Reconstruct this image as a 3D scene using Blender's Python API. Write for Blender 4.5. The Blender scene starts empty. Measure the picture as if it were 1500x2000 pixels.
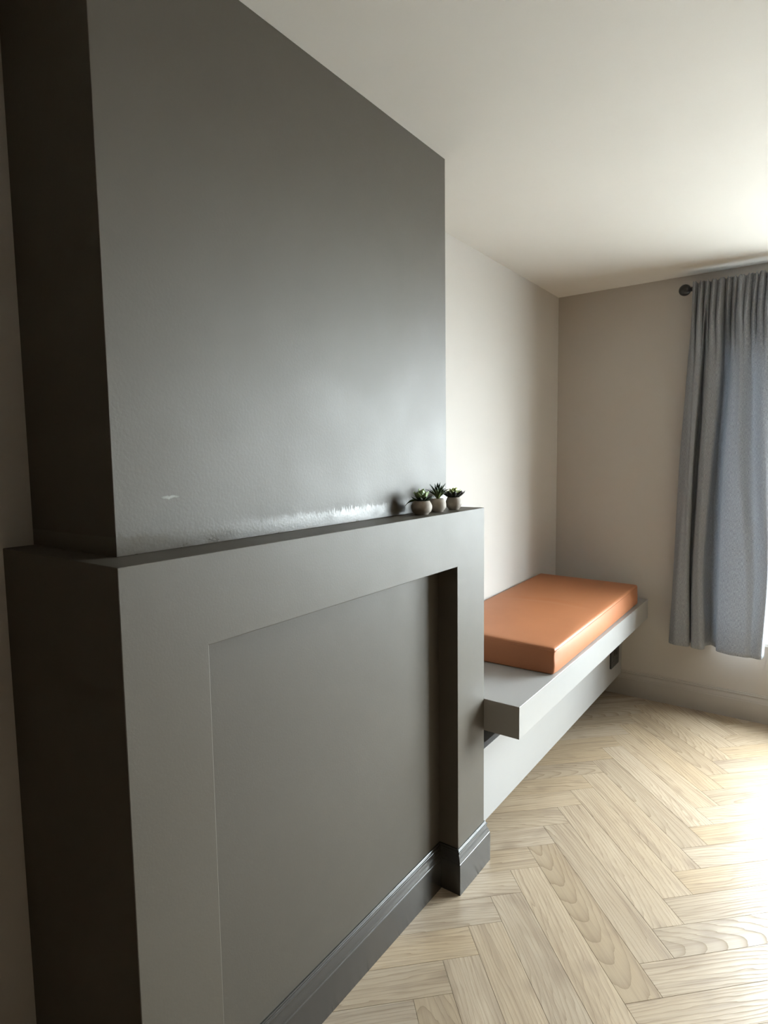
import bpy, bmesh, math, random
from mathutils import Vector, Matrix

random.seed(7)
SC = bpy.context.scene
C = SC.collection

# ------------------------------------------------------------------ camera
F_PX, YAW, PITCH, ROLL = 1179.0, math.radians(-36.0), math.radians(-5.16), math.radians(-0.784)
CAM = Vector((0.925, 0.0, 1.4430))
fw = Vector((math.sin(YAW) * math.cos(PITCH), math.cos(YAW) * math.cos(PITCH), math.sin(PITCH)))
r0 = Vector((math.cos(YAW), -math.sin(YAW), 0.0))
u0 = r0.cross(fw)
rt = r0 * math.cos(ROLL) + u0 * math.sin(ROLL)
up = -r0 * math.sin(ROLL) + u0 * math.cos(ROLL)
cd = bpy.data.cameras.new('camera')
cam = bpy.data.objects.new('camera', cd)
C.objects.link(cam)
cd.sensor_fit = 'VERTICAL'
cd.sensor_height = 36.0
cd.lens = F_PX / 2000.0 * 36.0
cd.clip_start = 0.02
M = Matrix((rt, up, -fw)).transposed().to_4x4()
M.translation = CAM
cam.matrix_world = M
SC.camera = cam

# ------------------------------------------------------------------ sky, daylight, exposure
W_STRENGTH = 43.0
WIN_X0, WIN_X1, WIN_Z0, WIN_Z1 = 0.51, 2.75, 0.42, 2.12
YW = 3.705
world = bpy.data.worlds.new('overcast_sky')
SC.world = world
world.use_nodes = True
wn = world.node_tree.nodes
bg = wn['Background']
bg.inputs['Color'].default_value = (0.87, 0.94, 1.0, 1)
bg.inputs['Strength'].default_value = W_STRENGTH
pl = bpy.data.lights.new('window_portal', 'AREA')
pl.shape = 'RECTANGLE'
pl.size, pl.size_y = WIN_X1 - WIN_X0, WIN_Z1 - WIN_Z0
pl.cycles.is_portal = True
po = bpy.data.objects.new('window_portal', pl)
C.objects.link(po)
po.location = ((WIN_X0 + WIN_X1) / 2, YW + 0.27, (WIN_Z0 + WIN_Z1) / 2)
po.rotation_euler = (math.radians(-90), 0, 0)
vs = SC.view_settings
vs.view_transform = 'Standard'
vs.look = 'None'
vs.exposure = 0.38
vs.gamma = 1.0
vs.use_curve_mapping = False
SC.cycles.use_denoising = True
SC.cycles.max_bounces = 14
SC.cycles.diffuse_bounces = 8
SC.cycles.glossy_bounces = 6
SC.cycles.transparent_max_bounces = 12
SC.cycles.caustics_reflective = True
SC.cycles.blur_glossy = 0.0
SC.cycles.sample_clamp_indirect = 12.0

# ------------------------------------------------------------------ dimensions (metres)
XW = -0.4245           # left wall face
XB, YB0, YB1 = -0.1045, 0.5905, 1.778   # chimney breast
ZC = 2.40
YM0, YM1, ZM = 0.530, 1.853, 1.269      # fireplace surround
YR0, YR1, ZR, XR = 0.705, 1.665, 1.0938, -0.0708
XS, ZS, ZSB = 0.131, 0.598, 0.484       # bench seat
XP, ZP0, ZP1 = -0.010, 0.130, 0.404     # boxed panel under the seat
XRIGHT, YREAR = 3.0, -0.22
SK_T = 0.0166

# ------------------------------------------------------------------ material helpers
def new_mat(name):
    m = bpy.data.materials.new(name)
    m.use_nodes = True
    nt = m.node_tree
    return m, nt, nt.nodes['Principled BSDF']

def N(nt, t, **kw):
    n = nt.nodes.new(t)
    for k, v in kw.items():
        setattr(n, k, v)
    return n

def mixc(nt, fac, a, b, blend='MIX'):
    n = N(nt, 'ShaderNodeMix', data_type='RGBA', blend_type=blend)
    for idx, val in ((0, fac), (6, a), (7, b)):
        if hasattr(val, 'is_linked') or isinstance(val, bpy.types.NodeSocket):
            nt.links.new(val, n.inputs[idx])
        elif isinstance(val, (int, float)):
            n.inputs[idx].default_value = val
        else:
            n.inputs[idx].default_value = (*val, 1)
    return n.outputs[2]

def mth(nt, op, a, b=None, clamp=False):
    n = N(nt, 'ShaderNodeMath', operation=op, use_clamp=clamp)
    for i, v in enumerate((a, b)):
        if v is None:
            continue
        if isinstance(v, bpy.types.NodeSocket):
            nt.links.new(v, n.inputs[i])
        else:
            n.inputs[i].default_value = v
    return n.outputs[0]

def coord(nt, which='Object', scale=(1, 1, 1), loc=(0, 0, 0)):
    tc = N(nt, 'ShaderNodeTexCoord')
    mp = N(nt, 'ShaderNodeMapping')
    mp.inputs['Scale'].default_value = scale
    mp.inputs['Location'].default_value = loc
    nt.links.new(tc.outputs[which], mp.inputs['Vector'])
    return mp.outputs[0]

def noise(nt, vec, scale, detail=3.0, rough=0.5):
    n = N(nt, 'ShaderNodeTexNoise')
    n.inputs['Scale'].default_value = scale
    n.inputs['Detail'].default_value = detail
    n.inputs['Roughness'].default_value = rough
    nt.links.new(vec, n.inputs['Vector'])
    return n.outputs[0]

def ramp(nt, fac, stops):
    n = N(nt, 'ShaderNodeValToRGB')
    el = n.color_ramp.elements
    while len(el) < len(stops):
        el.new(0.5)
    for e, (p, c) in zip(el, stops):
        e.position = p
        e.color = (*c, 1) if len(c) == 3 else c
    nt.links.new(fac, n.inputs[0])
    return n.outputs[0]

def bump(nt, bsdf, height, strength, dist=0.001):
    b = N(nt, 'ShaderNodeBump')
    b.inputs['Strength'].default_value = strength
    b.inputs['Distance'].default_value = dist
    nt.links.new(height, b.inputs['Height'])
    nt.links.new(b.outputs[0], bsdf.inputs['Normal'])
    return b

def paint(name, col, rough, spec=0.5, roller=0.25, rscale=220.0, var=0.06, rvar=0.06):
    m, nt, b = new_mat(name)
    v = coord(nt)
    n1 = noise(nt, v, 3.0, 4.0)
    c2 = tuple(x * (1 - var) for x in col)
    c = mixc(nt, n1, c2, col)
    nt.links.new(c, b.inputs['Base Color'])
    n2 = noise(nt, v, 7.0, 5.0, 0.6)
    nt.links.new(mth(nt, 'ADD', mth(nt, 'MULTIPLY', n2, rvar * 2), rough - rvar), b.inputs['Roughness'])
    b.inputs['Specular IOR Level'].default_value = spec
    n3 = noise(nt, v, rscale, 2.0)
    bump(nt, b, n3, roller, 0.0006)
    return m, nt, b

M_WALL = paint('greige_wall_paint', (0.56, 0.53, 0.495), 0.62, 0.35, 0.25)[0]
M_FAR = paint('greige_wall_paint_shaded', (0.50, 0.465, 0.425), 0.62, 0.35, 0.25)[0]  # alcove wall greige, darkened: the backlit wall's shade is put into the colour
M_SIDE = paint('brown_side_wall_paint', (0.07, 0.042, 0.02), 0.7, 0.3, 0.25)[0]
M_CEIL = paint('warm_white_ceiling_paint', (0.665, 0.64, 0.60), 0.8, 0.2, 0.2)[0]
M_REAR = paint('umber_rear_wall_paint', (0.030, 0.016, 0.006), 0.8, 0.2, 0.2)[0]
M_TAUPE, nt_t, b_t = paint('taupe_satin_wall_paint', (0.078, 0.066, 0.049), 0.56, 0.70, 0.35, 160.0)
M_SURR = paint('taupe_eggshell_surround_paint', (0.080, 0.068, 0.051), 0.55, 0.52, 0.22, 200.0)[0]
M_PANEL = paint('taupe_panel_paint_shaded', (0.070, 0.060, 0.046), 0.56, 0.45, 0.22, 200.0)[0]  # surround paint made slightly darker, shade of the recess put into the colour
M_SKIRT_D = paint('taupe_satin_skirting_paint', (0.034, 0.032, 0.029), 0.25, 0.75, 0.0, rvar=0.0)[0]
M_SKIRT_L = paint('greige_satin_skirting_paint', (0.42, 0.39, 0.35), 0.35, 0.5, 0.1)[0]
M_BENCH = paint('pale_greige_bench_paint', (0.325, 0.320, 0.312), 0.34, 0.5, 0.12)[0]
M_WHITE = paint('white_window_paint', (0.78, 0.78, 0.77), 0.35, 0.5, 0.05)[0]
M_PAVE = paint('pale_paving', (0.40, 0.39, 0.375), 0.9, 0.2, 0.3, 20.0, 0.3)[0]
M_SUB = paint('oak_toned_subfloor', (0.20, 0.15, 0.10), 0.7, 0.3, 0.1)[0]

# small pale scuff on the chimney breast (wear with a shape of its own)
def add_scuff(nt, bsdf, centre, half):
    tc = N(nt, 'ShaderNodeTexCoord')
    sp = N(nt, 'ShaderNodeSeparateXYZ')
    nt.links.new(tc.outputs['Object'], sp.inputs[0])
    wob = noise(nt, tc.outputs['Object'], 40.0, 4.0, 0.6)
    dy = mth(nt, 'DIVIDE', mth(nt, 'SUBTRACT', sp.outputs['Y'], centre[0]), half[0])
    dz0 = mth(nt, 'ADD', mth(nt, 'SUBTRACT', sp.outputs['Z'], centre[1]),
              mth(nt, 'MULTIPLY', mth(nt, 'SUBTRACT', wob, 0.5), half[1] * 3.2))
    dz = mth(nt, 'DIVIDE', dz0, half[1])
    d = mth(nt, 'ADD', mth(nt, 'MULTIPLY', dy, dy), mth(nt, 'MULTIPLY', dz, dz))
    mask = mth(nt, 'MULTIPLY', mth(nt, 'SUBTRACT', 1.0, d, clamp=True), 0.3)
    old = bsdf.inputs['Base Color'].links[0].from_socket
    nt.links.new(mixc(nt, mask, old, (0.45, 0.43, 0.39)), bsdf.inputs['Base Color'])
add_scuff(nt_t, b_t, (0.708, 1.372), (0.022, 0.0035))

# glossier brushed paint where the wall was cut in along the ledge: a low band with a ragged upper edge
def add_cut_in(nt, bsdf, z0):
    tc = N(nt, 'ShaderNodeTexCoord')
    sp = N(nt, 'ShaderNodeSeparateXYZ')
    nt.links.new(tc.outputs['Object'], sp.inputs[0])
    mp = N(nt, 'ShaderNodeMapping')
    mp.inputs['Scale'].default_value = (1, 150, 22)
    nt.links.new(tc.outputs['Object'], mp.inputs['Vector'])
    rag = noise(nt, mp.outputs[0], 1.0, 4.0, 0.7)
    mp2 = N(nt, 'ShaderNodeMapping')
    mp2.inputs['Scale'].default_value = (1, 9, 14)
    nt.links.new(tc.outputs['Object'], mp2.inputs['Vector'])
    blot = noise(nt, mp2.outputs[0], 1.0, 4.0, 0.6)
    h = mth(nt, 'SUBTRACT', sp.outputs['Z'], z0)
    lim = mth(nt, 'ADD', mth(nt, 'MULTIPLY', rag, 0.070), 0.006)
    edge = mth(nt, 'MULTIPLY', mth(nt, 'SUBTRACT', lim, h), 180.0, clamp=True)
    m = mth(nt, 'MULTIPLY', edge, ramp(nt, blot, [(0.28, (0.35, 0.35, 0.35)), (0.62, (1, 1, 1))]))
    old = bsdf.inputs['Roughness'].links[0].from_socket
    mx = N(nt, 'ShaderNodeMix', data_type='FLOAT')
    nt.links.new(m, mx.inputs[0])
    nt.links.new(old, mx.inputs[2])
    mx.inputs[3].default_value = 0.27
    nt.links.new(mx.outputs[0], bsdf.inputs['Roughness'])
add_cut_in(nt_t, b_t, ZM)

def oak():
    m, nt, b = new_mat('light_oak_plank')
    tc = N(nt, 'ShaderNodeTexCoord')
    oi = N(nt, 'ShaderNodeObjectInfo')
    wn_ = N(nt, 'ShaderNodeTexWhiteNoise', noise_dimensions='1D')
    nt.links.new(oi.outputs['Random'], wn_.inputs['W'])
    off = N(nt, 'ShaderNodeVectorMath', operation='MULTIPLY')
    nt.links.new(wn_.outputs['Color'], off.inputs[0])
    off.inputs[1].default_value = (7.0, 5.0, 9.0)
    vec = N(nt, 'ShaderNodeVectorMath', operation='ADD')
    nt.links.new(tc.outputs['Object'], vec.inputs[0])
    nt.links.new(off.outputs[0], vec.inputs[1])
    sep = N(nt, 'ShaderNodeSeparateXYZ')
    nt.links.new(tc.outputs['Object'], sep.inputs[0])
    sr = N(nt, 'ShaderNodeSeparateXYZ')
    nt.links.new(wn_.outputs['Color'], sr.inputs[0])
    def strv(sx, sy, sz=1.0):
        mp = N(nt, 'ShaderNodeMapping')
        mp.inputs['Scale'].default_value = (sx, sy, sz)
        nt.links.new(vec.outputs[0], mp.inputs['Vector'])
        return mp.outputs[0]
    # growth rings cut on a slant: cathedral arches
    warp = noise(nt, strv(2.6, 20.0), 1.0, 3.0, 0.5)
    warp2 = noise(nt, strv(9.0, 70.0), 1.0, 2.0, 0.5)
    yc = mth(nt, 'ADD', sep.outputs['Y'], mth(nt, 'MULTIPLY', mth(nt, 'SUBTRACT', sr.outputs['X'], 0.2), 0.16))
    yc = mth(nt, 'ADD', yc, mth(nt, 'MULTIPLY', mth(nt, 'SUBTRACT', warp, 0.5), 0.05))
    yc = mth(nt, 'ADD', yc, mth(nt, 'MULTIPLY', mth(nt, 'SUBTRACT', warp2, 0.5), 0.006))
    slope = mth(nt, 'MULTIPLY', mth(nt, 'SUBTRACT', sr.outputs['Y'], 0.5), 0.46)
    zc = mth(nt, 'ADD', mth(nt, 'MULTIPLY', sep.outputs['X'], slope),
             mth(nt, 'MULTIPLY', mth(nt, 'SUBTRACT', sr.outputs['Z'], 0.40), 0.11))
    d = mth(nt, 'SQRT', mth(nt, 'ADD', mth(nt, 'MULTIPLY', yc, yc), mth(nt, 'MULTIPLY', zc, zc)))
    saw = mth(nt, 'FRACT', mth(nt, 'MULTIPLY', d, 88.0))
    ring = mth(nt, 'POWER', saw, 3.0)
    fine = noise(nt, strv(9.0, 420.0, 60.0), 1.0, 3.0, 0.6)
    cloud = noise(nt, strv(3.0, 14.0, 3.0), 1.0, 3.0, 0.55)
    knot = noise(nt, strv(5.0, 11.0, 5.0), 1.0, 2.0, 0.5)
    base = mixc(nt, cloud, (0.335, 0.250, 0.160), (0.425, 0.338, 0.236))
    hsv = N(nt, 'ShaderNodeHueSaturation')
    nt.links.new(base, hsv.inputs['Color'])
    nt.links.new(mth(nt, 'ADD', mth(nt, 'MULTIPLY', oi.outputs['Random'], 0.25), 0.82), hsv.inputs['Saturation'])
    nt.links.new(mth(nt, 'ADD', mth(nt, 'MULTIPLY', sr.outputs['X'], 0.22), 0.86), hsv.inputs['Value'])
    rm = mth(nt, 'MULTIPLY', ring, 0.48)
    c1 = mixc(nt, rm, hsv.outputs[0], (0.135, 0.093, 0.062))
    fm = ramp(nt, fine, [(0.42, (0, 0, 0)), (0.70, (1, 1, 1))])
    c2 = mixc(nt, mth(nt, 'MULTIPLY', fm, 0.5), c1, (0.25, 0.182, 0.122))
    streak = noise(nt, strv(1.7, 42.0, 4.0), 1.0, 4.0, 0.6)
    sm_ = ramp(nt, streak, [(0.50, (0, 0, 0)), (0.72, (1, 1, 1))])
    c2 = mixc(nt, mth(nt, 'MULTIPLY', sm_, 0.55), c2, (0.165, 0.115, 0.078))
    km = ramp(nt, knot, [(0.60, (0, 0, 0)), (0.78, (1, 1, 1))])
    c3 = mixc(nt, mth(nt, 'MULTIPLY', km, 0.72), c2, (0.185, 0.135, 0.095))
    nt.links.new(c3, b.inputs['Base Color'])
    h = mth(nt, 'ADD', mth(nt, 'MULTIPLY', ring, -0.8), mth(nt, 'MULTIPLY', fine, -0.35))
    bump(nt, b, h, 0.55, 0.0007)
    nt.links.new(mth(nt, 'ADD', mth(nt, 'MULTIPLY', ring, 0.18), 0.33), b.inputs['Roughness'])
    nt.links.new(mth(nt, 'ADD', mth(nt, 'MULTIPLY', ring, -0.22), 0.27), b.inputs['Specular IOR Level'])
    return m
M_OAK = oak()

def leather():
    m, nt, b = new_mat('tan_leather')
    v = coord(nt)
    n1 = noise(nt, v, 6.0, 4.0, 0.55)
    c = mixc(nt, n1, (0.350, 0.128, 0.050), (0.415, 0.160, 0.068))
    nt.links.new(c, b.inputs['Base Color'])
    b.inputs['Roughness'].default_value = 0.50
    vo = N(nt, 'ShaderNodeTexVoronoi')
    vo.inputs['Scale'].default_value = 420.0
    nt.links.new(v, vo.inputs['Vector'])
    bump(nt, b, vo.outputs['Distance'], 0.18, 0.0006)
    return m
M_LEATHER = leather()

def fabric():
    m, nt, b = new_mat('grey_blue_woven_curtain')
    tc = N(nt, 'ShaderNodeTexCoord')
    def st(sx, sy):
        mp = N(nt, 'ShaderNodeMapping')
        mp.inputs['Scale'].default_value = (sx, sy, 1)
        nt.links.new(tc.outputs['UV'], mp.inputs['Vector'])
        return mp.outputs[0]
    a = noise(nt, st(900, 60), 1.0, 2.0)
    c = noise(nt, st(90, 900), 1.0, 2.0)
    mx = mth(nt, 'MULTIPLY', mth(nt, 'ADD', a, c), 0.5)
    col = ramp(nt, mx, [(0.36, (0.185, 0.197, 0.217)), (0.64, (0.46, 0.48, 0.512))])
    nt.links.new(col, b.inputs['Base Color'])
    b.inputs['Roughness'].default_value = 0.85
    b.inputs['Specular IOR Level'].default_value = 0.15
    b.inputs['Sheen Weight'].default_value = 0.15
    bump(nt, b, mx, 0.3, 0.0008)
    tr = N(nt, 'ShaderNodeBsdfTranslucent')
    nt.links.new(col, tr.inputs['Color'])
    ms = N(nt, 'ShaderNodeMixShader')
    ms.inputs[0].default_value = 0.27
    nt.links.new(b.outputs[0], ms.inputs[1])
    nt.links.new(tr.outputs[0], ms.inputs[2])
    nt.links.new(ms.outputs[0], nt.nodes['Material Output'].inputs['Surface'])
    return m
M_CURTAIN = fabric()

def plain(name, col, rough=0.5, spec=0.5, metal=0.0, nscale=60.0, var=0.15):
    m, nt, b = new_mat(name)
    n1 = noise(nt, coord(nt), nscale, 3.0)
    nt.links.new(mixc(nt, n1, tuple(x * (1 - var) for x in col), col), b.inputs['Base Color'])
    b.inputs['Roughness'].default_value = rough
    b.inputs['Specular IOR Level'].default_value = spec
    b.inputs['Metallic'].default_value = metal
    return m
M_BLACK = plain('black_metal', (0.012, 0.012, 0.013), 0.28)
M_SOCKET = plain('black_socket_plastic', (0.010, 0.010, 0.010), 0.4)
M_PIN = plain('socket_slot_shadow_black', (0.004, 0.004, 0.004), 0.8)
M_POT = plain('taupe_stoneware', (0.42, 0.37, 0.32), 0.62, 0.35, 0, 150.0, 0.25)
M_SOIL = plain('dark_soil', (0.035, 0.024, 0.016), 0.95, 0.1, 0, 300.0, 0.6)

def leafmat(name, base, tip, L):
    m, nt, b = new_mat(name)
    tc = N(nt, 'ShaderNodeTexCoord')
    sp = N(nt, 'ShaderNodeSeparateXYZ')
    nt.links.new(tc.outputs['Object'], sp.inputs[0])
    f = mth(nt, 'DIVIDE', sp.outputs['X'], L, clamp=True)
    nt.links.new(ramp(nt, f, [(0.1, base), (0.95, tip)]), b.inputs['Base Color'])
    b.inputs['Roughness'].default_value = 0.42
    b.inputs['Subsurface Weight'].default_value = 0.0
    return m
M_LF_PALE = leafmat('pale_green_leaf', (0.07, 0.15, 0.04), (0.40, 0.54, 0.26), 0.026)
M_LF_DARK = leafmat('dark_green_leaf', (0.015, 0.035, 0.010), (0.012, 0.026, 0.012), 0.03)
M_LF_SPIKE = leafmat('spiky_green_leaf', (0.20, 0.24, 0.07), (0.018, 0.045, 0.022), 0.036)
M_LF_LIME = leafmat('lime_green_leaf', (0.12, 0.20, 0.04), (0.52, 0.62, 0.22), 0.024)
M_LF_PURP = leafmat('dark_plum_leaf', (0.020, 0.030, 0.014), (0.014, 0.012, 0.014), 0.03)

def glass():
    m = bpy.data.materials.new('clear_window_glass')
    m.use_nodes = True
    nt = m.node_tree
    nt.nodes.remove(nt.nodes['Principled BSDF'])
    t = N(nt, 'ShaderNodeBsdfTransparent')
    t.inputs[0].default_value = (0.96, 0.98, 0.97, 1)
    g = N(nt, 'ShaderNodeBsdfGlossy')
    g.inputs['Roughness'].default_value = 0.02
    lw = N(nt, 'ShaderNodeLayerWeight')
    lw.inputs['Blend'].default_value = 0.5
    refl = mth(nt, 'ADD', mth(nt, 'MULTIPLY', mth(nt, 'POWER', lw.outputs['Facing'], 5.0), 0.5), 0.04)
    ms = N(nt, 'ShaderNodeMixShader')
    nt.links.new(refl, ms.inputs[0])
    nt.links.new(t.outputs[0], ms.inputs[1])
    nt.links.new(g.outputs[0], ms.inputs[2])
    nt.links.new(ms.outputs[0], nt.nodes['Material Output'].inputs['Surface'])
    return m
M_GLASS = glass()

# ------------------------------------------------------------------ geometry helpers
def link_mesh(name, verts, faces, mat, parent=None, smooth=False, bev=0.0, seg=2, loc=None, uvs=None):
    me = bpy.data.meshes.new(name)
    me.from_pydata([tuple(v) for v in verts], [], faces)
    bm = bmesh.new()
    bm.from_mesh(me)
    bmesh.ops.recalc_face_normals(bm, faces=bm.faces)
    if bev > 0:
        ed = [e for e in bm.edges if len(e.link_faces) == 2 and e.calc_face_angle(0) > 0.5]
        bmesh.ops.bevel(bm, geom=ed, offset=bev, segments=seg, profile=0.5, affect='EDGES', clamp_overlap=True)
    bm.to_mesh(me)
    bm.free()
    if uvs:
        uvl = me.uv_layers.new(name='UVMap')
        for lp in me.loops:
            uvl.data[lp.index].uv = uvs[lp.vertex_index]
    me.materials.append(mat)
    if smooth:
        me.polygons.foreach_set('use_smooth', [True] * len(me.polygons))
    o = bpy.data.objects.new(name, me)
    C.objects.link(o)
    if parent is not None:
        o.parent = parent
    if loc is not None:
        o.location = loc
    return o

def boxes(name, lst, mat, parent=None, bev=0.0, seg=2, loc=None):
    V, Fc = [], []
    for (x0, x1, y0, y1, z0, z1) in lst:
        b = len(V)
        V += [(x0, y0, z0), (x1, y0, z0), (x1, y1, z0), (x0, y1, z0), (x0, y0, z1), (x1, y0, z1), (x1, y1, z1), (x0, y1, z1)]
        Fc += [tuple(b + i for i in f) for f in ((0, 3, 2, 1), (4, 5, 6, 7), (0, 1, 5, 4), (1, 2, 6, 5), (2, 3, 7, 6), (3, 0, 4, 7))]
    return link_mesh(name, V, Fc, mat, parent, False, bev, seg, loc)

def lathe(name, prof, mat, parent=None, n=32, loc=None, axis='Z'):
    V, Fc = [], []
    for (r, z) in prof:
        for k in range(n):
            a = 2 * math.pi * k / n
            p = (r * math.cos(a), r * math.sin(a), z)
            if axis == 'X':
                p = (z, r * math.cos(a), r * math.sin(a))
            if axis == 'Y':
                p = (r * math.cos(a), z, r * math.sin(a))
            V.append(p)
    for i in range(len(prof) - 1):
        for k in range(n):
            k2 = (k + 1) % n
            Fc.append((i * n + k, i * n + k2, (i + 1) * n + k2, (i + 1) * n + k))
    Fc.append(tuple(range(n)))
    Fc.append(tuple((len(prof) - 1) * n + k for k in range(n)))
    return link_mesh(name, V, Fc, mat, parent, True, loc=loc)

def tube(name, pts, r, mat, parent=None, n=8, closed=False, loc=None):
    V, Fc = [], []
    L = len(pts)
    for i, p in enumerate(pts):
        p = Vector(p)
        a = Vector(pts[(i - 1) % L]) if (closed or i > 0) else p
        b = Vector(pts[(i + 1) % L]) if (closed or i < L - 1) else p
        t = (b - a).normalized()
        s = t.cross(Vector((0, 0, 1)))
        s = s.normalized() if s.length > 1e-4 else Vector((1, 0, 0))
        w = s.cross(t)
        for k in range(n):
            q = 2 * math.pi * k / n
            V.append(p + s * (r * math.cos(q)) + w * (r * math.sin(q)))
    for i in range(L if closed else L - 1):
        j = (i + 1) % L
        for k in range(n):
            k2 = (k + 1) % n
            Fc.append((i * n + k, i * n + k2, j * n + k2, j * n + k))
    if not closed:
        Fc.append(tuple(range(n)))
        Fc.append(tuple((L - 1) * n + k for k in range(n)))
    return link_mesh(name, V, Fc, mat, parent, True, loc=loc)

def empty(name, loc, label, cat, group=None):
    o = bpy.data.objects.new(name, None)
    o.empty_display_size = 0.05
    C.objects.link(o)
    o.location = loc
    o['label'] = label
    o['category'] = cat
    if group:
        o['group'] = group
    return o

def struct(o, label=None, cat=None):
    o['kind'] = 'structure'
    if label:
        o['label'] = label
    if cat:
        o['category'] = cat
    return o

# ------------------------------------------------------------------ room shell
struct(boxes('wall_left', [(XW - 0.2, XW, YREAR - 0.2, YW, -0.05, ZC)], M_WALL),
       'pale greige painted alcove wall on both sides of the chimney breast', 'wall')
struct(boxes('ceiling', [(XW - 0.2, XRIGHT + 0.2, YREAR - 0.2, YW + 0.3, ZC, ZC + 0.15)], M_CEIL),
       'plain warm white painted ceiling above the room', 'ceiling')
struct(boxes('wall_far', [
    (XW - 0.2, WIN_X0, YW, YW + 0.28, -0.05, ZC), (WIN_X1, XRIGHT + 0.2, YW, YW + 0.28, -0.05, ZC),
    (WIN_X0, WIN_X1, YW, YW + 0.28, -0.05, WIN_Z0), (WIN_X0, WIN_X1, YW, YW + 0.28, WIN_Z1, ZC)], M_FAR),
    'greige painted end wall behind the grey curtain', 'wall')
struct(boxes('wall_right', [(XRIGHT, XRIGHT + 0.2, YREAR - 0.2, YW, -0.05, ZC)], M_SIDE),
       'painted side wall facing the chimney breast', 'wall')
struct(boxes('wall_near', [(XW, XRIGHT, YREAR - 0.2, YREAR, -0.05, ZC)], M_REAR),  # unseen wall, brought in close and dark to cut bounced light
       'unseen dark wall set close behind the camera', 'wall')

# windows: frame, two sashes, panes; drawn in the wall's own frame (x along the wall, y outwards)
def window(name, W, depth, z0, label, loc, rz):
    z1 = WIN_Z1
    d = depth
    w = boxes(name, [(0, W, d, d + 0.07, z0, z0 + 0.06), (0, W, d, d + 0.07, z1 - 0.06, z1),
                     (0, 0.06, d, d + 0.07, z0 + 0.06, z1 - 0.06), (W - 0.06, W, d, d + 0.07, z0 + 0.06, z1 - 0.06)], M_WHITE)
    struct(w, label, 'window')
    for (a, b) in ((0.06, W / 2), (W / 2, W - 0.06)):
        sash = boxes('sash', [(a, b, d + 0.01, d + 0.06, z0 + 0.06, z0 + 0.105), (a, b, d + 0.01, d + 0.06, z1 - 0.105, z1 - 0.06),
                              (a, a + 0.045, d + 0.01, d + 0.06, z0 + 0.105, z1 - 0.105), (b - 0.045, b, d + 0.01, d + 0.06, z0 + 0.105, z1 - 0.105)],
                     M_WHITE, w)
        boxes('pane', [(a + 0.045, b - 0.045, d + 0.032, d + 0.036, z0 + 0.105, z1 - 0.105)], M_GLASS, sash)
    boxes('window_sill', [(0, W, -0.012, d, z0 - 0.001, z0 + 0.016)], M_WHITE, w)
    w.location = loc
    w.rotation_euler = (0, 0, rz)
window('window_1', WIN_X1 - WIN_X0, 0.14, WIN_Z0, 'tall white window in the end wall beside the grey curtain', (WIN_X0, YW, 0), 0)

og = struct(boxes('exterior_ground', [(-25, 25, YW + 0.28, 45, -0.3, -0.2)], M_PAVE),
            'pale paving outside the window', 'ground')

# skirting profile: (out from the wall, height)
SKP = [(0.0, 0.0), (SK_T, 0.0), (SK_T, 0.1035), (0.0156, 0.1055), (0.0147, 0.1062), (0.0147, 0.1085), (0.0138, 0.1135), (0.0116, 0.1195),
       (0.0088, 0.1255), (0.0068, 0.1310), (0.0066, 0.1333), (0.0080, 0.1345), (0.0095, 0.1365), (0.0096, 0.1388), (0.0084, 0.1410),
       (0.0056, 0.1424), (0.0050, 0.1430), (0.0050, 0.1465), (0.0038, 0.1484), (0.0, 0.1485)]

def skirt(name, p0, p1, n, m0, m1, mat, parent=None):
    p0, p1, n = Vector(p0), Vector(p1), Vector(n)
    d = (p1 - p0).normalized()
    V, Fc = [], []
    K = len(SKP)
    for (p, m) in ((p0, -m0), (p1, m1)):
        for (t, z) in SKP:
            q = p + n * t + d * (t * m)
            V.append((q.x, q.y, z))
    for k in range(K):
        k2 = (k + 1) % K
        Fc.append((k, k2, K + k2, K + k))
    Fc.append(tuple(range(K)))
    Fc.append(tuple(range(K, 2 * K)))
    return link_mesh(name, V, Fc, mat, parent)

sb = struct(skirt('baseboard_far', (XW, YW, 0), (XRIGHT, YW, 0), (0, -1, 0), -1, -1, M_SKIRT_L),
            'greige moulded skirting board along the end wall', 'skirting board')
struct(skirt('baseboard_left', (XW, YREAR, 0), (XW, YM0 - SK_T, 0), (1, 0, 0), -1, 0, M_SKIRT_L),
       'greige moulded skirting board in the dark alcove', 'skirting board')

# ------------------------------------------------------------------ herringbone floor
fl = struct(boxes('floor', [(XW, XRIGHT, YREAR, YW, -0.06, -0.0125)], M_SUB),
            'light oak herringbone plank floor', 'floor')
PW = 0.1546 / math.sqrt(2)
PL = 6 * PW
GAP = 0.0002
dvec = Vector((1, -1)) / math.sqrt(2)
evec = Vector((1, 1)) / math.sqrt(2)
P0 = Vector((0.098, 1.2405))

def clip_poly(poly, xmin, xmax, ymin, ymax):
    def cut(pts, f):
        out = []
        for i in range(len(pts)):
            a, b = pts[i], pts[(i + 1) % len(pts)]
            fa, fb = f(a), f(b)
            if fa >= 0:
                out.append(a)
            if (fa >= 0) != (fb >= 0):
                t = fa / (fa - fb)
                out.append(a + (b - a) * t)
        return out
    for f in (lambda p: p.x - xmin, lambda p: xmax - p.x, lambda p: p.y - ymin, lambda p: ymax - p.y):
        poly = cut(poly, f)
        if len(poly) < 3:
            return []
    res = []
    for p in poly:
        if not res or (p - res[-1]).length > 1e-5:
            res.append(p)
    if len(res) > 2 and (res[0] - res[-1]).length < 1e-5:
        res.pop()
    return res if len(res) > 2 else []

def area(p):
    return 0.5 * sum(p[i].x * p[(i + 1) % len(p)].y - p[(i + 1) % len(p)].x * p[i].y for i in range(len(p)))

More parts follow.
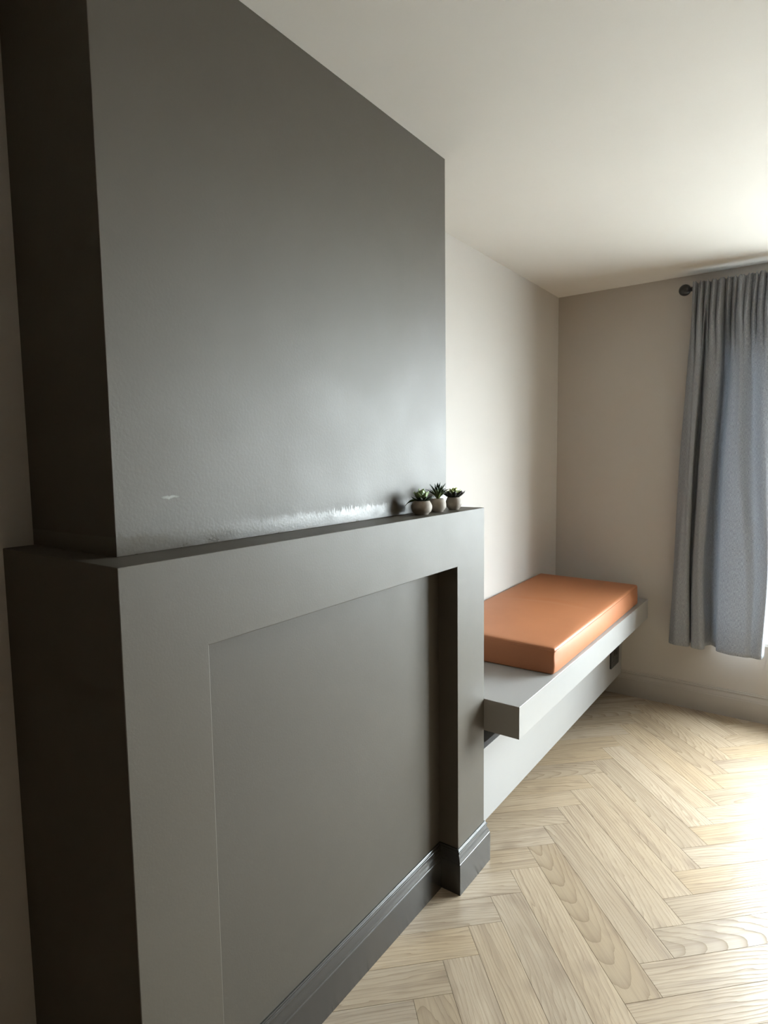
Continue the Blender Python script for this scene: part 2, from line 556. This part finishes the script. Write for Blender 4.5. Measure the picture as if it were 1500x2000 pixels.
def inset(poly, d):
    n = len(poly)
    out = []
    for i in range(n):
        a, b, c = poly[i - 1], poly[i], poly[(i + 1) % n]
        e1, e2 = (b - a).normalized(), (c - b).normalized()
        n1, n2 = Vector((-e1.y, e1.x)), Vector((-e2.y, e2.x))
        k = 1 + n1.dot(n2)
        out.append(b + (n1 + n2) * (d / max(k, 0.3)))
    return out

def plank_mesh(poly):
    """poly: counter-clockwise 2D outline in plank space; micro-bevelled prism, 12 mm thick, top at z = 0"""
    n = len(poly)
    top = inset(poly, 0.0005)
    V = [(p.x, p.y, -0.012) for p in poly] + [(p.x, p.y, -0.0008) for p in poly] + [(p.x, p.y, 0.0) for p in top]
    Fc = [tuple(range(n))[::-1], tuple(range(2 * n, 3 * n))]
    for k in range(n):
        k2 = (k + 1) % n
        Fc.append((k, k2, n + k2, n + k))
        Fc.append((n + k, n + k2, 2 * n + k2, 2 * n + k))
    me = bpy.data.meshes.new('plank')
    me.from_pydata(V, [], Fc)
    me.materials.append(M_OAK)
    return me

full = plank_mesh([Vector((GAP, GAP)), Vector((PL - GAP, GAP)), Vector((PL - GAP, PW - GAP)), Vector((GAP, PW - GAP))])
# the floor is boarded from the alcove wall; boards under the surround and breast are left out
X0F, X1F, Y0F, Y1F = XW, XRIGHT, YREAR, YW
nplank = 0
cand = []
for i in range(-60, 60):
    for j in range(-5, 6):
        org = P0 + (evec - dvec) * (PW * i) + (dvec + evec) * (PL * j)
        cand.append((org, dvec, evec))                       # long side along dvec
        cand.append((org + dvec * (PL + 0), evec, -dvec))    # long side along evec (thickness towards +dvec)
for (org, a, b) in cand:
    if b == -dvec:
        o2 = org + dvec * PW          # local y runs along -dvec so the frame stays right-handed
    else:
        o2 = org
    loc = [Vector((GAP, GAP)), Vector((PL - GAP, GAP)), Vector((PL - GAP, PW - GAP)), Vector((GAP, PW - GAP))]
    wp = [o2 + a * p.x + b * p.y for p in loc]
    if max(p.x for p in wp) < X0F or min(p.x for p in wp) > X1F or max(p.y for p in wp) < Y0F or min(p.y for p in wp) > Y1F:
        continue
    cl = clip_poly(wp, X0F, X1F, Y0F, Y1F)
    if not cl or abs(area(cl)) < 0.0025:
        continue
    # boards wholly under the fireplace surround are never seen
    if max(p.x for p in cl) < -0.09 and min(p.y for p in cl) > YM0 and max(p.y for p in cl) < YM1:
        continue
    whole = abs(abs(area(cl)) - (PL - 2 * GAP) * (PW - 2 * GAP)) < 1e-5
    if whole:
        me = full
    else:
        lp = [Vector(((p - o2).dot(a), (p - o2).dot(b))) for p in cl]
        if area(lp) < 0:
            lp.reverse()
        me = plank_mesh(lp)
    o = bpy.data.objects.new('plank', me)
    C.objects.link(o)
    o.parent = fl
    o.location = (o2.x, o2.y, random.uniform(-0.0002, 0.0))
    o.rotation_euler = (0, 0, math.atan2(a.y, a.x))
    nplank += 1
print('planks', nplank)

# ------------------------------------------------------------------ chimney breast and fireplace surround
cb = boxes('chimney_breast', [(XW, XB, YB0, YB1, ZM, ZC)], M_TAUPE, None, 0.0012)
cb['label'] = 'dark taupe chimney breast rising from the boxed fireplace surround to the ceiling'
cb['category'] = 'chimney breast'

fs = empty('fireplace_surround', (0, (YM0 + YM1) / 2, 0),
           'dark taupe boxed fireplace surround with blank recessed panel and ledge on top', 'fireplace surround')
def place(o):
    """parts are drawn in world coordinates; shift them into the parent's frame"""
    o.location = -Vector(o.parent.location)
    return o
# frame: n-shaped outline extruded from the wall to x = 0
out = [(YM0, 0), (YR0, 0), (YR0, ZR), (YR1, ZR), (YR1, 0), (YM1, 0), (YM1, ZM), (YM0, ZM)]
V = [(0.0, y, z) for (y, z) in out] + [(XW, y, z) for (y, z) in out]
q = [(0, 1, 2, 7), (2, 3, 6, 7), (3, 4, 5, 6)]
Fc = [f for f in q] + [tuple(8 + i for i in f[::-1]) for f in q]
for k in range(8):
    k2 = (k + 1) % 8
    Fc.append((k, k2, 8 + k2, 8 + k))
place(link_mesh('frame', V, Fc, M_SURR, fs, False, 0.0018, 2))
place(boxes('recessed_panel', [(XW, XR, YR0, YR1, 0, ZR)], M_PANEL, fs))
SKN = 'skirting'
place(skirt(SKN, (XR, YR0, 0), (XR, YR1, 0), (1, 0, 0), -1, -1, M_SKIRT_D, fs))
place(skirt(SKN, (XR, YR1, 0), (0, YR1, 0), (0, -1, 0), -1, 1, M_SKIRT_D, fs))
place(skirt(SKN, (0, YR1, 0), (0, YM1, 0), (1, 0, 0), 1, 1, M_SKIRT_D, fs))
place(skirt(SKN, (0, YM1, 0), (XP + 0.001, YM1, 0), (0, 1, 0), 1, 0, M_SKIRT_D, fs))
place(skirt(SKN, (0, YR0, 0), (XR, YR0, 0), (0, 1, 0), 1, -1, M_SKIRT_D, fs))
place(skirt(SKN, (0, YM0, 0), (0, YR0, 0), (1, 0, 0), 1, 1, M_SKIRT_D, fs))
place(skirt(SKN, (XW, YM0, 0), (0, YM0, 0), (0, -1, 0), 0, 1, M_SKIRT_D, fs))

# ------------------------------------------------------------------ bench: floating seat over a boxed panel
bn = empty('window_bench', (XW, YM1, 0), 'pale greige built-in bench with thick floating seat between fireplace surround and end wall', 'bench')
place(boxes('seat', [(XW, XS, YM1 + 0.0005, YW, ZSB, ZS)], M_BENCH, bn, 0.0012))
place(boxes('front_panel', [(XP - 0.022, XP, YM1 + 0.0005, YW, ZP0, ZP1)], M_BENCH, bn, 0.0012))
place(boxes('bottom_panel', [(XW, XP - 0.022, YM1 + 0.0005, YW, ZP0, ZP0 + 0.018)], M_BENCH, bn))
place(boxes('rear_batten', [(XW, XW + 0.03, YM1 + 0.0005, YW, ZP1 - 0.02, ZSB)], M_BENCH, bn))

# black double socket near the window end of the panel
SY0, SY1, SZ0, SZ1 = 3.452, 3.612, 0.222, 0.324
so = empty('power_socket', (XP, (SY0 + SY1) / 2, (SZ0 + SZ1) / 2), 'black double power socket on the panel below the bench seat', 'socket')
def rbox(w, h, r, n=5):
    pts = []
    for (cx, cy, a0) in ((w / 2 - r, h / 2 - r, 0), (-w / 2 + r, h / 2 - r, 90), (-w / 2 + r, -h / 2 + r, 180), (w / 2 - r, -h / 2 + r, 270)):
        for k in range(n + 1):
            a = math.radians(a0 + 90 * k / n)
            pts.append((cx + r * math.cos(a), cy + r * math.sin(a)))
    return pts
def plate(name, w, h, r, x0, x1, mat, parent, loc):
    o2 = rbox(w, h, r)
    ins = rbox(w - 0.003, h - 0.003, max(r - 0.0015, 0.0006))
    n = len(o2)
    V = [(x0, y, z) for y, z in o2] + [(x1 - 0.0015, y, z) for y, z in o2] + [(x1, y, z) for y, z in ins]
    Fc = [tuple(range(n)), tuple(range(2 * n, 3 * n))]
    for k in range(n):
        k2 = (k + 1) % n
        Fc += [(k, k2, n + k2, n + k), (n + k, n + k2, 2 * n + k2, 2 * n + k)]
    return link_mesh(name, V, Fc, mat, parent, loc=loc)
plate('face_plate', SY1 - SY0, SZ1 - SZ0, 0.010, 0.0, 0.0085, M_SOCKET, so, (0, 0, 0))
for s in (-1, 1):
    plate('rocker_switch', 0.014, 0.024, 0.002, 0.0085, 0.0125, M_SOCKET, so, (0, s * 0.014, 0.026))
    boxes('pin_slot', [(0.0084, 0.0088, s * 0.043 - 0.002, s * 0.043 + 0.002, 0.008, 0.017)], M_PIN, so)
    boxes('pin_slot', [(0.0084, 0.0088, s * 0.043 - 0.0145, s * 0.043 - 0.0075, -0.016, -0.012)], M_PIN, so)
    boxes('pin_slot', [(0.0084, 0.0088, s * 0.043 + 0.0075, s * 0.043 + 0.0145, -0.016, -0.012)], M_PIN, so)

# ------------------------------------------------------------------ cushion
cu = empty('bench_cushion', (-0.15, 2.9, ZS), 'tan leather seat cushion lying on the pale bench', 'cushion')
BOT = {(0, 0): (-0.416, 2.19), (1, 0): (0.122, 2.203), (1, 1): (0.110, 3.55), (0, 1): (-0.416, 3.50)}
TOP = {(0, 0): (-0.418, 2.195, 0.716), (1, 0): (0.121, 2.212, 0.702), (1, 1): (0.100, 3.575, 0.704), (0, 1): (-0.418, 3.43, 0.742)}
def bil(t, u, v):
    a = Vector(t[(0, 0)]) * ((1 - u) * (1 - v)) + Vector(t[(1, 0)]) * (u * (1 - v)) + Vector(t[(1, 1)]) * (u * v) + Vector(t[(0, 1)]) * ((1 - u) * v)
    return a
def cushion_point(u, v, w):
    b = bil(BOT, u, v)
    t = bil(TOP, u, v)
    p = Vector((b.x, b.y, ZS + 0.001)).lerp(Vector((t.x, t.y, t.z)), w)
    return p
def build_cushion():
    NU, NV, NW = 28, 60, 8
    V, Fc, idx = [], [], {}
    dims = (0.54, 1.36, 0.11)
    rr = 0.009
    def vert(i, j, k):
        key = (i, j, k)
        if key in idx:
            return idx[key]
        def ease(q, n, d):
            # denser rings close to the edges
            e = rr / d
            if q == 0: return 0.0
            if q == 1: return e * 0.35
            if q == 2: return e
            if q == n: return 1.0
            if q == n - 1: return 1 - e * 0.35
            if q == n - 2: return 1 - e
            return e + (1 - 2 * e) * (q - 2) / (n - 4)
        L = [ease(i, NU, dims[0]) * dims[0], ease(j, NV, dims[1]) * dims[1], ease(k, NW, dims[2]) * dims[2]]
        inner = [min(max(L[a], rr), dims[a] - rr) for a in range(3)]
        dv = Vector([L[a] - inner[a] for a in range(3)])
        if dv.length > 1e-9:
            mx = max(abs(c) for c in dv)
            dv = dv.normalized() * rr * (mx / rr)
        L = [inner[a] + dv[a] for a in range(3)]
        u, v, w = (L[a] / dims[a] for a in range(3))
        p = cushion_point(u, v, w)
        puff = math.sin(math.pi * min(max(u, 0), 1)) ** 0.6 * math.sin(math.pi * min(max(v, 0), 1)) ** 0.6
        if w > 0.9:
            p.z += 0.006 * puff * (w - 0.9) / 0.1
            # sat-in crease across the middle
            yc = 0.47 + 0.035 * math.sin(3.2 * u) + 0.01 * u
            p.z -= 0.005 * math.exp(-((v - yc) / 0.013) ** 2) * math.sin(math.pi * min(max(u, 0), 1)) ** 1.5
            p.z += 0.0016 * math.sin(9 * u + 5 * v) * math.sin(13 * v + 2 * u) * puff
        if u > 0.96:
            p.x += 0.006 * math.sin(math.pi * w) * math.sin(math.pi * v) ** 0.3 if 0 < v < 1 else 0
            # puckers of the corner seam
            p.x -= 0.0022 * math.exp(-((v - 0.012) / 0.012) ** 2) * (1 + math.sin(38 * w))
        if v < 0.02:
            p.y -= 0.004 * math.sin(math.pi * w) * math.sin(math.pi * min(max(u, 0), 1)) ** 0.4
        idx[key] = len(V)
        V.append(p - cu.location)
        return idx[key]
    for k in (0, NW):
        for i in range(NU):
            for j in range(NV):
                Fc.append((vert(i, j, k), vert(i + 1, j, k), vert(i + 1, j + 1, k), vert(i, j + 1, k)))
    for i in range(NU):
        for k in range(NW):
            for j in (0, NV):
                Fc.append((vert(i, j, k), vert(i + 1, j, k), vert(i + 1, j, k + 1), vert(i, j, k + 1)))
    for j in range(NV):
        for k in range(NW):
            for i in (0, NU):
                Fc.append((vert(i, j, k), vert(i, j + 1, k), vert(i, j + 1, k + 1), vert(i, j, k + 1)))
    return link_mesh('cover', V, Fc, M_LEATHER, cu, True)
build_cushion()
def seam_loop(w):
    pts = []
    e = 0.0015
    def P(u, v):
        p = cushion_point(u, v, w)
        if u > 0.96:
            p.x += 0.006 * math.sin(math.pi * w) * math.sin(math.pi * v) ** 0.3 if 0 < v < 1 else 0
        return p
    m = 40
    ru, rv = 0.012 / 0.54, 0.012 / 1.36
    path = []
    for k in range(m + 1): path.append((ru + (1 - 2 * ru) * k / m, 0.0))
    for k in range(1, 6):
        a = math.pi / 2 * k / 6
        path.append((1 - ru + ru * math.sin(a), rv - rv * math.cos(a)))
    for k in range(m + 1): path.append((1.0, rv + (1 - 2 * rv) * k / m))
    for k in range(1, 6):
        a = math.pi / 2 * k / 6
        path.append((1 - ru + ru * math.cos(a), 1 - rv + rv * math.sin(a)))
    for k in range(m + 1): path.append((1 - ru - (1 - 2 * ru) * k / m, 1.0))
    for k in range(1, 6):
        a = math.pi / 2 * k / 6
        path.append((ru - ru * math.sin(a), 1 - rv + rv * math.cos(a)))
    for k in range(m + 1): path.append((0.0, 1 - rv - (1 - 2 * rv) * k / m))
    for k in range(1, 6):
        a = math.pi / 2 * k / 6
        path.append((ru - ru * math.cos(a), rv - rv * math.sin(a)))
    return [P(u, v) - cu.location for u, v in path]
tube('seam', seam_loop(0.88), 0.0022, M_LEATHER, cu, 6, True)

# ------------------------------------------------------------------ curtain and rod
ZR_ = 2.303
rod = empty('curtain_rod', (0.295, YW - 0.1, ZR_), 'black metal curtain rod with ball finial near the ceiling', 'curtain rod')
tube('pole', [(0.03, 0, 0), (2.05, 0, 0)], 0.0085, M_BLACK, rod, 12)
prof = [(0.0005, -0.0305)]
for k in range(1, 14):
    a = math.pi * k / 14
    prof.append((0.030 * math.sin(a), -0.030 * math.cos(a)))
prof += [(0.012, 0.031), (0.012, 0.036), (0.0145, 0.038), (0.0145, 0.045), (0.0005, 0.0455)]
lathe('finial', prof, M_BLACK, rod, 28, (0, 0, 0), 'X')
for bx in (0.42, 1.93):
    br = boxes('bracket', [(bx - 0.006, bx + 0.006, 0.0, 0.095, -0.017, -0.0087), (bx - 0.014, bx + 0.014, 0.095, 0.1, -0.04, 0.03)], M_BLACK, rod, 0.001)

def catmull(P, t):
    n = len(P) - 1
    s = min(max(t, 0), 0.99999) * n
    i = int(s)
    f = s - i
    p0, p1, p2, p3 = P[max(i - 1, 0)], P[i], P[i + 1], P[min(i + 2, n)]
    return tuple(0.5 * (2 * b + (c - a) * f + (2 * a - 5 * b + 4 * c - d) * f * f + (3 * b - a - 3 * c + d) * f ** 3)
                 for a, b, c, d in zip(p0, p1, p2, p3))
# fold outlines of the hanging cloth: (height, [(x along the wall, distance in front of the wall)])
FOLDS = [
(0.390, [(0.2632, -0.050), (0.2643, -0.085), (0.2849, -0.112), (0.3277, -0.120), (0.3688, -0.106), (0.3630, -0.035), (0.3682, -0.035), (0.3824, -0.112), (0.4178, -0.132), (0.4449, -0.114), (0.4414, -0.050), (0.4647, -0.018), (0.4928, -0.045), (0.5055, -0.112), (0.5564, -0.142), (0.6265, -0.150), (0.6663, -0.138), (0.7040, -0.147), (0.7130, -0.128), (0.7165, -0.100), (0.7190, -0.085)]),
(0.822, [(0.2724, -0.050), (0.2838, -0.085), (0.3015, -0.112), (0.3334, -0.120), (0.3564, -0.106), (0.3503, -0.035), (0.3605, -0.035), (0.3798, -0.112), (0.4051, -0.132), (0.4271, -0.114), (0.4257, -0.050), (0.4512, -0.018), (0.4890, -0.045), (0.5041, -0.112), (0.5544, -0.142), (0.6238, -0.150), (0.6692, -0.128), (0.7120, -0.148), (0.7290, -0.128), (0.7335, -0.100), (0.7370, -0.085)]),
(1.402, [(0.2846, -0.050), (0.2983, -0.085), (0.3306, -0.112), (0.3468, -0.120), (0.3619, -0.106), (0.3559, -0.035), (0.3759, -0.035), (0.3948, -0.112), (0.4243, -0.132), (0.4506, -0.114), (0.4494, -0.050), (0.4672, -0.018), (0.4945, -0.045), (0.5094, -0.112), (0.5474, -0.142), (0.5868, -0.150), (0.6350, -0.112), (0.6819, -0.150), (0.7276, -0.122), (0.7426, -0.080), (0.7546, -0.060)]),
(1.851, [(0.3080, -0.055), (0.3183, -0.087), (0.3445, -0.111), (0.3603, -0.118), (0.3803, -0.105), (0.3804, -0.042), (0.3903, -0.042), (0.4076, -0.111), (0.4434, -0.129), (0.4741, -0.113), (0.4740, -0.055), (0.4871, -0.026), (0.5135, -0.050), (0.5249, -0.111), (0.5551, -0.138), (0.5761, -0.145), (0.6186, -0.098), (0.6704, -0.145), (0.7287, -0.120), (0.7522, -0.082), (0.7683, -0.064)]),
(2.143, [(0.3246, -0.073), (0.3327, -0.092), (0.3546, -0.107), (0.3698, -0.111), (0.3903, -0.103), (0.3918, -0.064), (0.3990, -0.064), (0.4123, -0.107), (0.4421, -0.118), (0.4688, -0.108), (0.4738, -0.073), (0.4903, -0.055), (0.5130, -0.070), (0.5240, -0.107), (0.5484, -0.123), (0.5668, -0.128), (0.6087, -0.100), (0.6654, -0.128), (0.7283, -0.112), (0.7587, -0.089), (0.7791, -0.078)]),
]
ct = empty('grey_curtain', (0.5, YW - 0.1, ZR_), 'grey-blue woven curtain gathered on black rod at the window', 'curtain')
def build_curtain():
    NU, NZ = 360, 110
    ZT, ZB = 2.327, 0.385
    V, Fc, UV = [], [], []
    rnd = random.Random(3)
    NP = 15
    ph = [rnd.uniform(-0.5, 0.5) for _ in range(NP + 2)]
    am = [rnd.uniform(0.6, 1.3) for _ in range(NP + 2)]
    heights = [r[0] for r in FOLDS]
    for iz in range(NZ + 1):
        g = iz / NZ
        z = ZT + (ZB - ZT) * (g ** 1.3)
        # blend the fold outlines over height
        zc = min(max(z, heights[0]), heights[-1])
        r = 0
        while r < len(heights) - 2 and zc > heights[r + 1]:
            r += 1
        t = (zc - heights[r]) / (heights[r + 1] - heights[r])
        pts = []
        for k in range(len(FOLDS[0][1])):
            c = [FOLDS[min(max(r + q, 0), len(FOLDS) - 1)][1][k] for q in (-1, 0, 1, 2)]
            pts.append(tuple(0.5 * (2 * c[1][m] + (c[2][m] - c[0][m]) * t + (2 * c[0][m] - 5 * c[1][m] + 4 * c[2][m] - c[3][m]) * t * t
                                    + (3 * c[1][m] - c[0][m] - 3 * c[2][m] + c[3][m]) * t ** 3) for m in (0, 1)))
        gat = min(max((z - 1.78) / 0.42, 0.0), 1.0)          # gathers fade out below the rod
        gat = gat * gat * (3 - 2 * gat)
        flat = min(max((z - 2.12) / 0.17, 0.0), 1.0)         # at the rod every fold is pinched to one plane
        xt = 0.0
        for iu in range(NU + 1):
            u = iu / NU
            x, y = catmull(pts, u)
            xt = max(xt, catmull(FOLDS[-1][1], u)[0])
            k = min(max((xt - 0.324) / 0.457, 0.0), 0.9999) * NP
            kk = int(min(k, NP - 1))
            f = k - kk
            pa = am[kk] * (1 - f) + am[kk + 1] * f
            pp = ph[kk] * (1 - f) + ph[kk + 1] * f
            w = 2 * abs(math.sin(math.pi * (k + 0.25 * pp + 0.12 * math.sin(9 * z)))) ** 0.55 - 1
            y = y * (1 - flat) + (-0.121) * flat
            x = x * (1 - flat) + (xt + 0.010 + 0.004 * math.sin(2 * math.pi * k)) * flat
            y -= (0.004 + 0.0195 * gat) * gat ** 0.6 * pa * w
            y -= 0.0018 * math.sin(2 * math.pi * 17 * u + 3 * z) * (1 - gat)
            if z > ZR_ + 0.008:
                y -= 0.004 * math.sin(2 * math.pi * k * 1.6 + 0.7)
            elif abs(z - ZR_) < 0.012:
                y = y * 0.75 + (-0.121) * 0.25
            y = min(y, -0.008)
            zz = z
            if iz == 0:
                zz = z + 0.005 * math.sin(2 * math.pi * k * 1.7 + 0.5) * pa
            V.append((x - 0.5, y + 0.1, zz - ZR_))
            UV.append((u * 1.4, z))
    for iz in range(NZ):
        for iu in range(NU):
            a = iz * (NU + 1) + iu
            Fc.append((a, a + 1, a + NU + 2, a + NU + 1))
    o = link_mesh('drape', V, Fc, M_CURTAIN, ct, True, uvs=UV)
    sm = o.modifiers.new('thickness', 'SOLIDIFY')
    sm.thickness = 0.0016
    sm.offset = 0
    return o
build_curtain()

# ------------------------------------------------------------------ three small potted succulents on the ledge
def leaf_mesh(name, L, W, T, curl, mat, tipw=0.05, n=6):
    """leaf along +x, curling towards +z; diamond section"""
    V, Fc = [], []
    for i in range(n + 1):
        t = i / n
        w = W * (math.sin(math.pi * (0.18 + 0.82 * t) ** 1.1) ** 0.8 if t < 1 else 0) * 0.5
        w = max(w, W * tipw * 0.5)
        th = T * (1 - 0.75 * t) * 0.5
        a = curl * t
        x = L * t * math.cos(a * 0.5)
        z = L * t * math.sin(a * 0.5)
        cup = w * 0.35
        V += [(x, -w, z + cup), (x, 0, z + th), (x, w, z + cup), (x, 0, z - th)]
    for i in range(n):
        for k in range(4):
            k2 = (k + 1) % 4
            Fc.append((i * 4 + k, i * 4 + k2, i * 4 + 4 + k2, i * 4 + 4 + k))
    Fc += [(0, 1, 2, 3), tuple(n * 4 + k for k in range(4))]
    me = bpy.data.meshes.new(name)
    me.from_pydata(V, [], Fc)
    bm = bmesh.new()
    bm.from_mesh(me)
    bmesh.ops.recalc_face_normals(bm, faces=bm.faces)
    bm.to_mesh(me)
    bm.free()
    me.materials.append(mat)
    me.polygons.foreach_set('use_smooth', [True] * len(me.polygons))
    return me
def put_leaf(parent, me, pos, az, el, roll=0.0, sc=1.0):
    k = {0: 1.5, 1: 1.22, 2: 1.45}[int(parent['row_place'])]
    o = bpy.data.objects.new('leaf', me)
    C.objects.link(o)
    o.parent = parent
    o.location = pos
    o.rotation_euler = (Matrix.Rotation(az, 3, 'Z') @ Matrix.Rotation(-el, 3, 'Y') @ Matrix.Rotation(roll, 3, 'X')).to_euler()
    o.scale = (sc * k,) * 3
    return o
def pot(parent, R, H, mouth):
    th = 0.0028
    pr = [(R * 0.50, 0.0), (R * 0.64, 0.0006)]
    for k in range(1, 12):
        t = k / 12
        z = H * t
        c = (t - 0.52) / 0.54
        pr.append((R * math.sqrt(max(0.02, 1 - c * c * (0.88 if t < 0.52 else 0.62))), z))
    pr += [(mouth + 0.0010, H * 0.965), (mouth, H), (mouth - th * 0.6, H), (mouth - th, H * 0.97), (mouth - th, H * 0.86)]
    p = lathe('pot', pr, M_POT, parent, 36)
    lathe('soil', [(mouth - th - 0.0002, H * 0.80), (mouth - th - 0.0002, H * 0.87), ((mouth - th) * 0.5, H * 0.895), (0.0005, H * 0.90)], M_SOIL, parent, 24)
    return p
G = 'small potted succulents on the fireplace ledge'
rd = random.Random(11)
# pale rosette, nearest the camera
p1 = empty('potted_succulent', (-0.0530, 1.540, ZM), 'round taupe pot of pale green succulent, first of the ledge row beside its wall shadow', 'potted plant', G)
p1['row_place'] = 0
pot(p1, 0.0320, 0.0425, 0.0240)
lfA = leaf_mesh('leaf_dark', 0.030, 0.013, 0.004, 0.5, M_LF_DARK)
lfB = leaf_mesh('leaf_pale', 0.026, 0.0145, 0.006, 0.55, M_LF_PALE)
for k in range(11):
    put_leaf(p1, lfA, (0, 0, 0.0385), 2 * math.pi * k / 11 + rd.uniform(-.1, .1), math.radians(rd.uniform(2, 20)), 0, rd.uniform(.75, .95))
for k in range(10):
    put_leaf(p1, lfB, (0, 0, 0.0395), 2 * math.pi * k / 10 + .3, math.radians(rd.uniform(32, 46)), 0, rd.uniform(.85, 1.0))
for k in range(8):
    put_leaf(p1, lfB, (0, 0, 0.041), 2 * math.pi * k / 8, math.radians(rd.uniform(56, 68)), 0, rd.uniform(.85, 1.0))
for k in range(4):
    put_leaf(p1, lfB, (0, 0, 0.038), 2 * math.pi * k / 4 + .5, math.radians(80), 0, .9)
lfT = leaf_mesh('leaf_droop', 0.024, 0.014, 0.006, -1.1, M_LF_PALE)
put_leaf(p1, lfT, (-0.012, -0.012, 0.044), math.radians(213), math.radians(5), 0, 1.0)
# spiky plant in the middle
p2 = empty('potted_succulent', (-0.0560, 1.640, ZM), 'taupe pot of spiky arching dark green leaves between the two rosettes', 'potted plant', G)
p2['row_place'] = 1
pot(p2, 0.0265, 0.0425, 0.0185)
lfS = leaf_mesh('leaf_spike', 0.046, 0.0085, 0.003, -0.95, M_LF_SPIKE, 0.02, 8)
lfS2 = leaf_mesh('leaf_spike_long', 0.048, 0.0080, 0.003, -0.45, M_LF_SPIKE, 0.02, 8)
for k in range(18):
    put_leaf(p2, lfS, (0, 0, 0.037), 2 * math.pi * k / 18 + rd.uniform(-.15, .15), math.radians(rd.uniform(60, 80)), 0, rd.uniform(.82, 1.05))
for k in range(9):
    put_leaf(p2, lfS2, (0, 0, 0.041), 2 * math.pi * k / 9 + rd.uniform(-.2, .2), math.radians(rd.uniform(70, 84)), 0, rd.uniform(.85, 1.02))
# lime rosette with dark outer leaves, nearest the ledge end
p3 = empty('potted_succulent', (-0.0520, 1.735, ZM), 'taupe pot of lime green rosette over dark outer leaves, nearest the ledge end', 'potted plant', G)
p3['row_place'] = 2
pot(p3, 0.0265, 0.0415, 0.0200)
lfC = leaf_mesh('leaf_plum', 0.032, 0.013, 0.004, 0.75, M_LF_PURP)
lfD = leaf_mesh('leaf_lime', 0.024, 0.0140, 0.006, 0.5, M_LF_LIME)
for k in range(11):
    put_leaf(p3, lfC, (0, 0, 0.038), 2 * math.pi * k / 11 + .2, math.radians(rd.uniform(4, 14)), 0, rd.uniform(.92, 1.05))
for k in range(9):
    put_leaf(p3, lfD, (0, 0, 0.0395), 2 * math.pi * k / 9, math.radians(rd.uniform(22, 36)), 0, rd.uniform(.9, 1.05))
for k in range(7):
    put_leaf(p3, lfD, (0, 0, 0.041), 2 * math.pi * k / 7 + .4, math.radians(rd.uniform(46, 60)), 0, rd.uniform(.85, 1.0))
for k in range(4):
    put_leaf(p3, lfD, (0, 0, 0.042), 2 * math.pi * k / 4, math.radians(76), 0, .85)
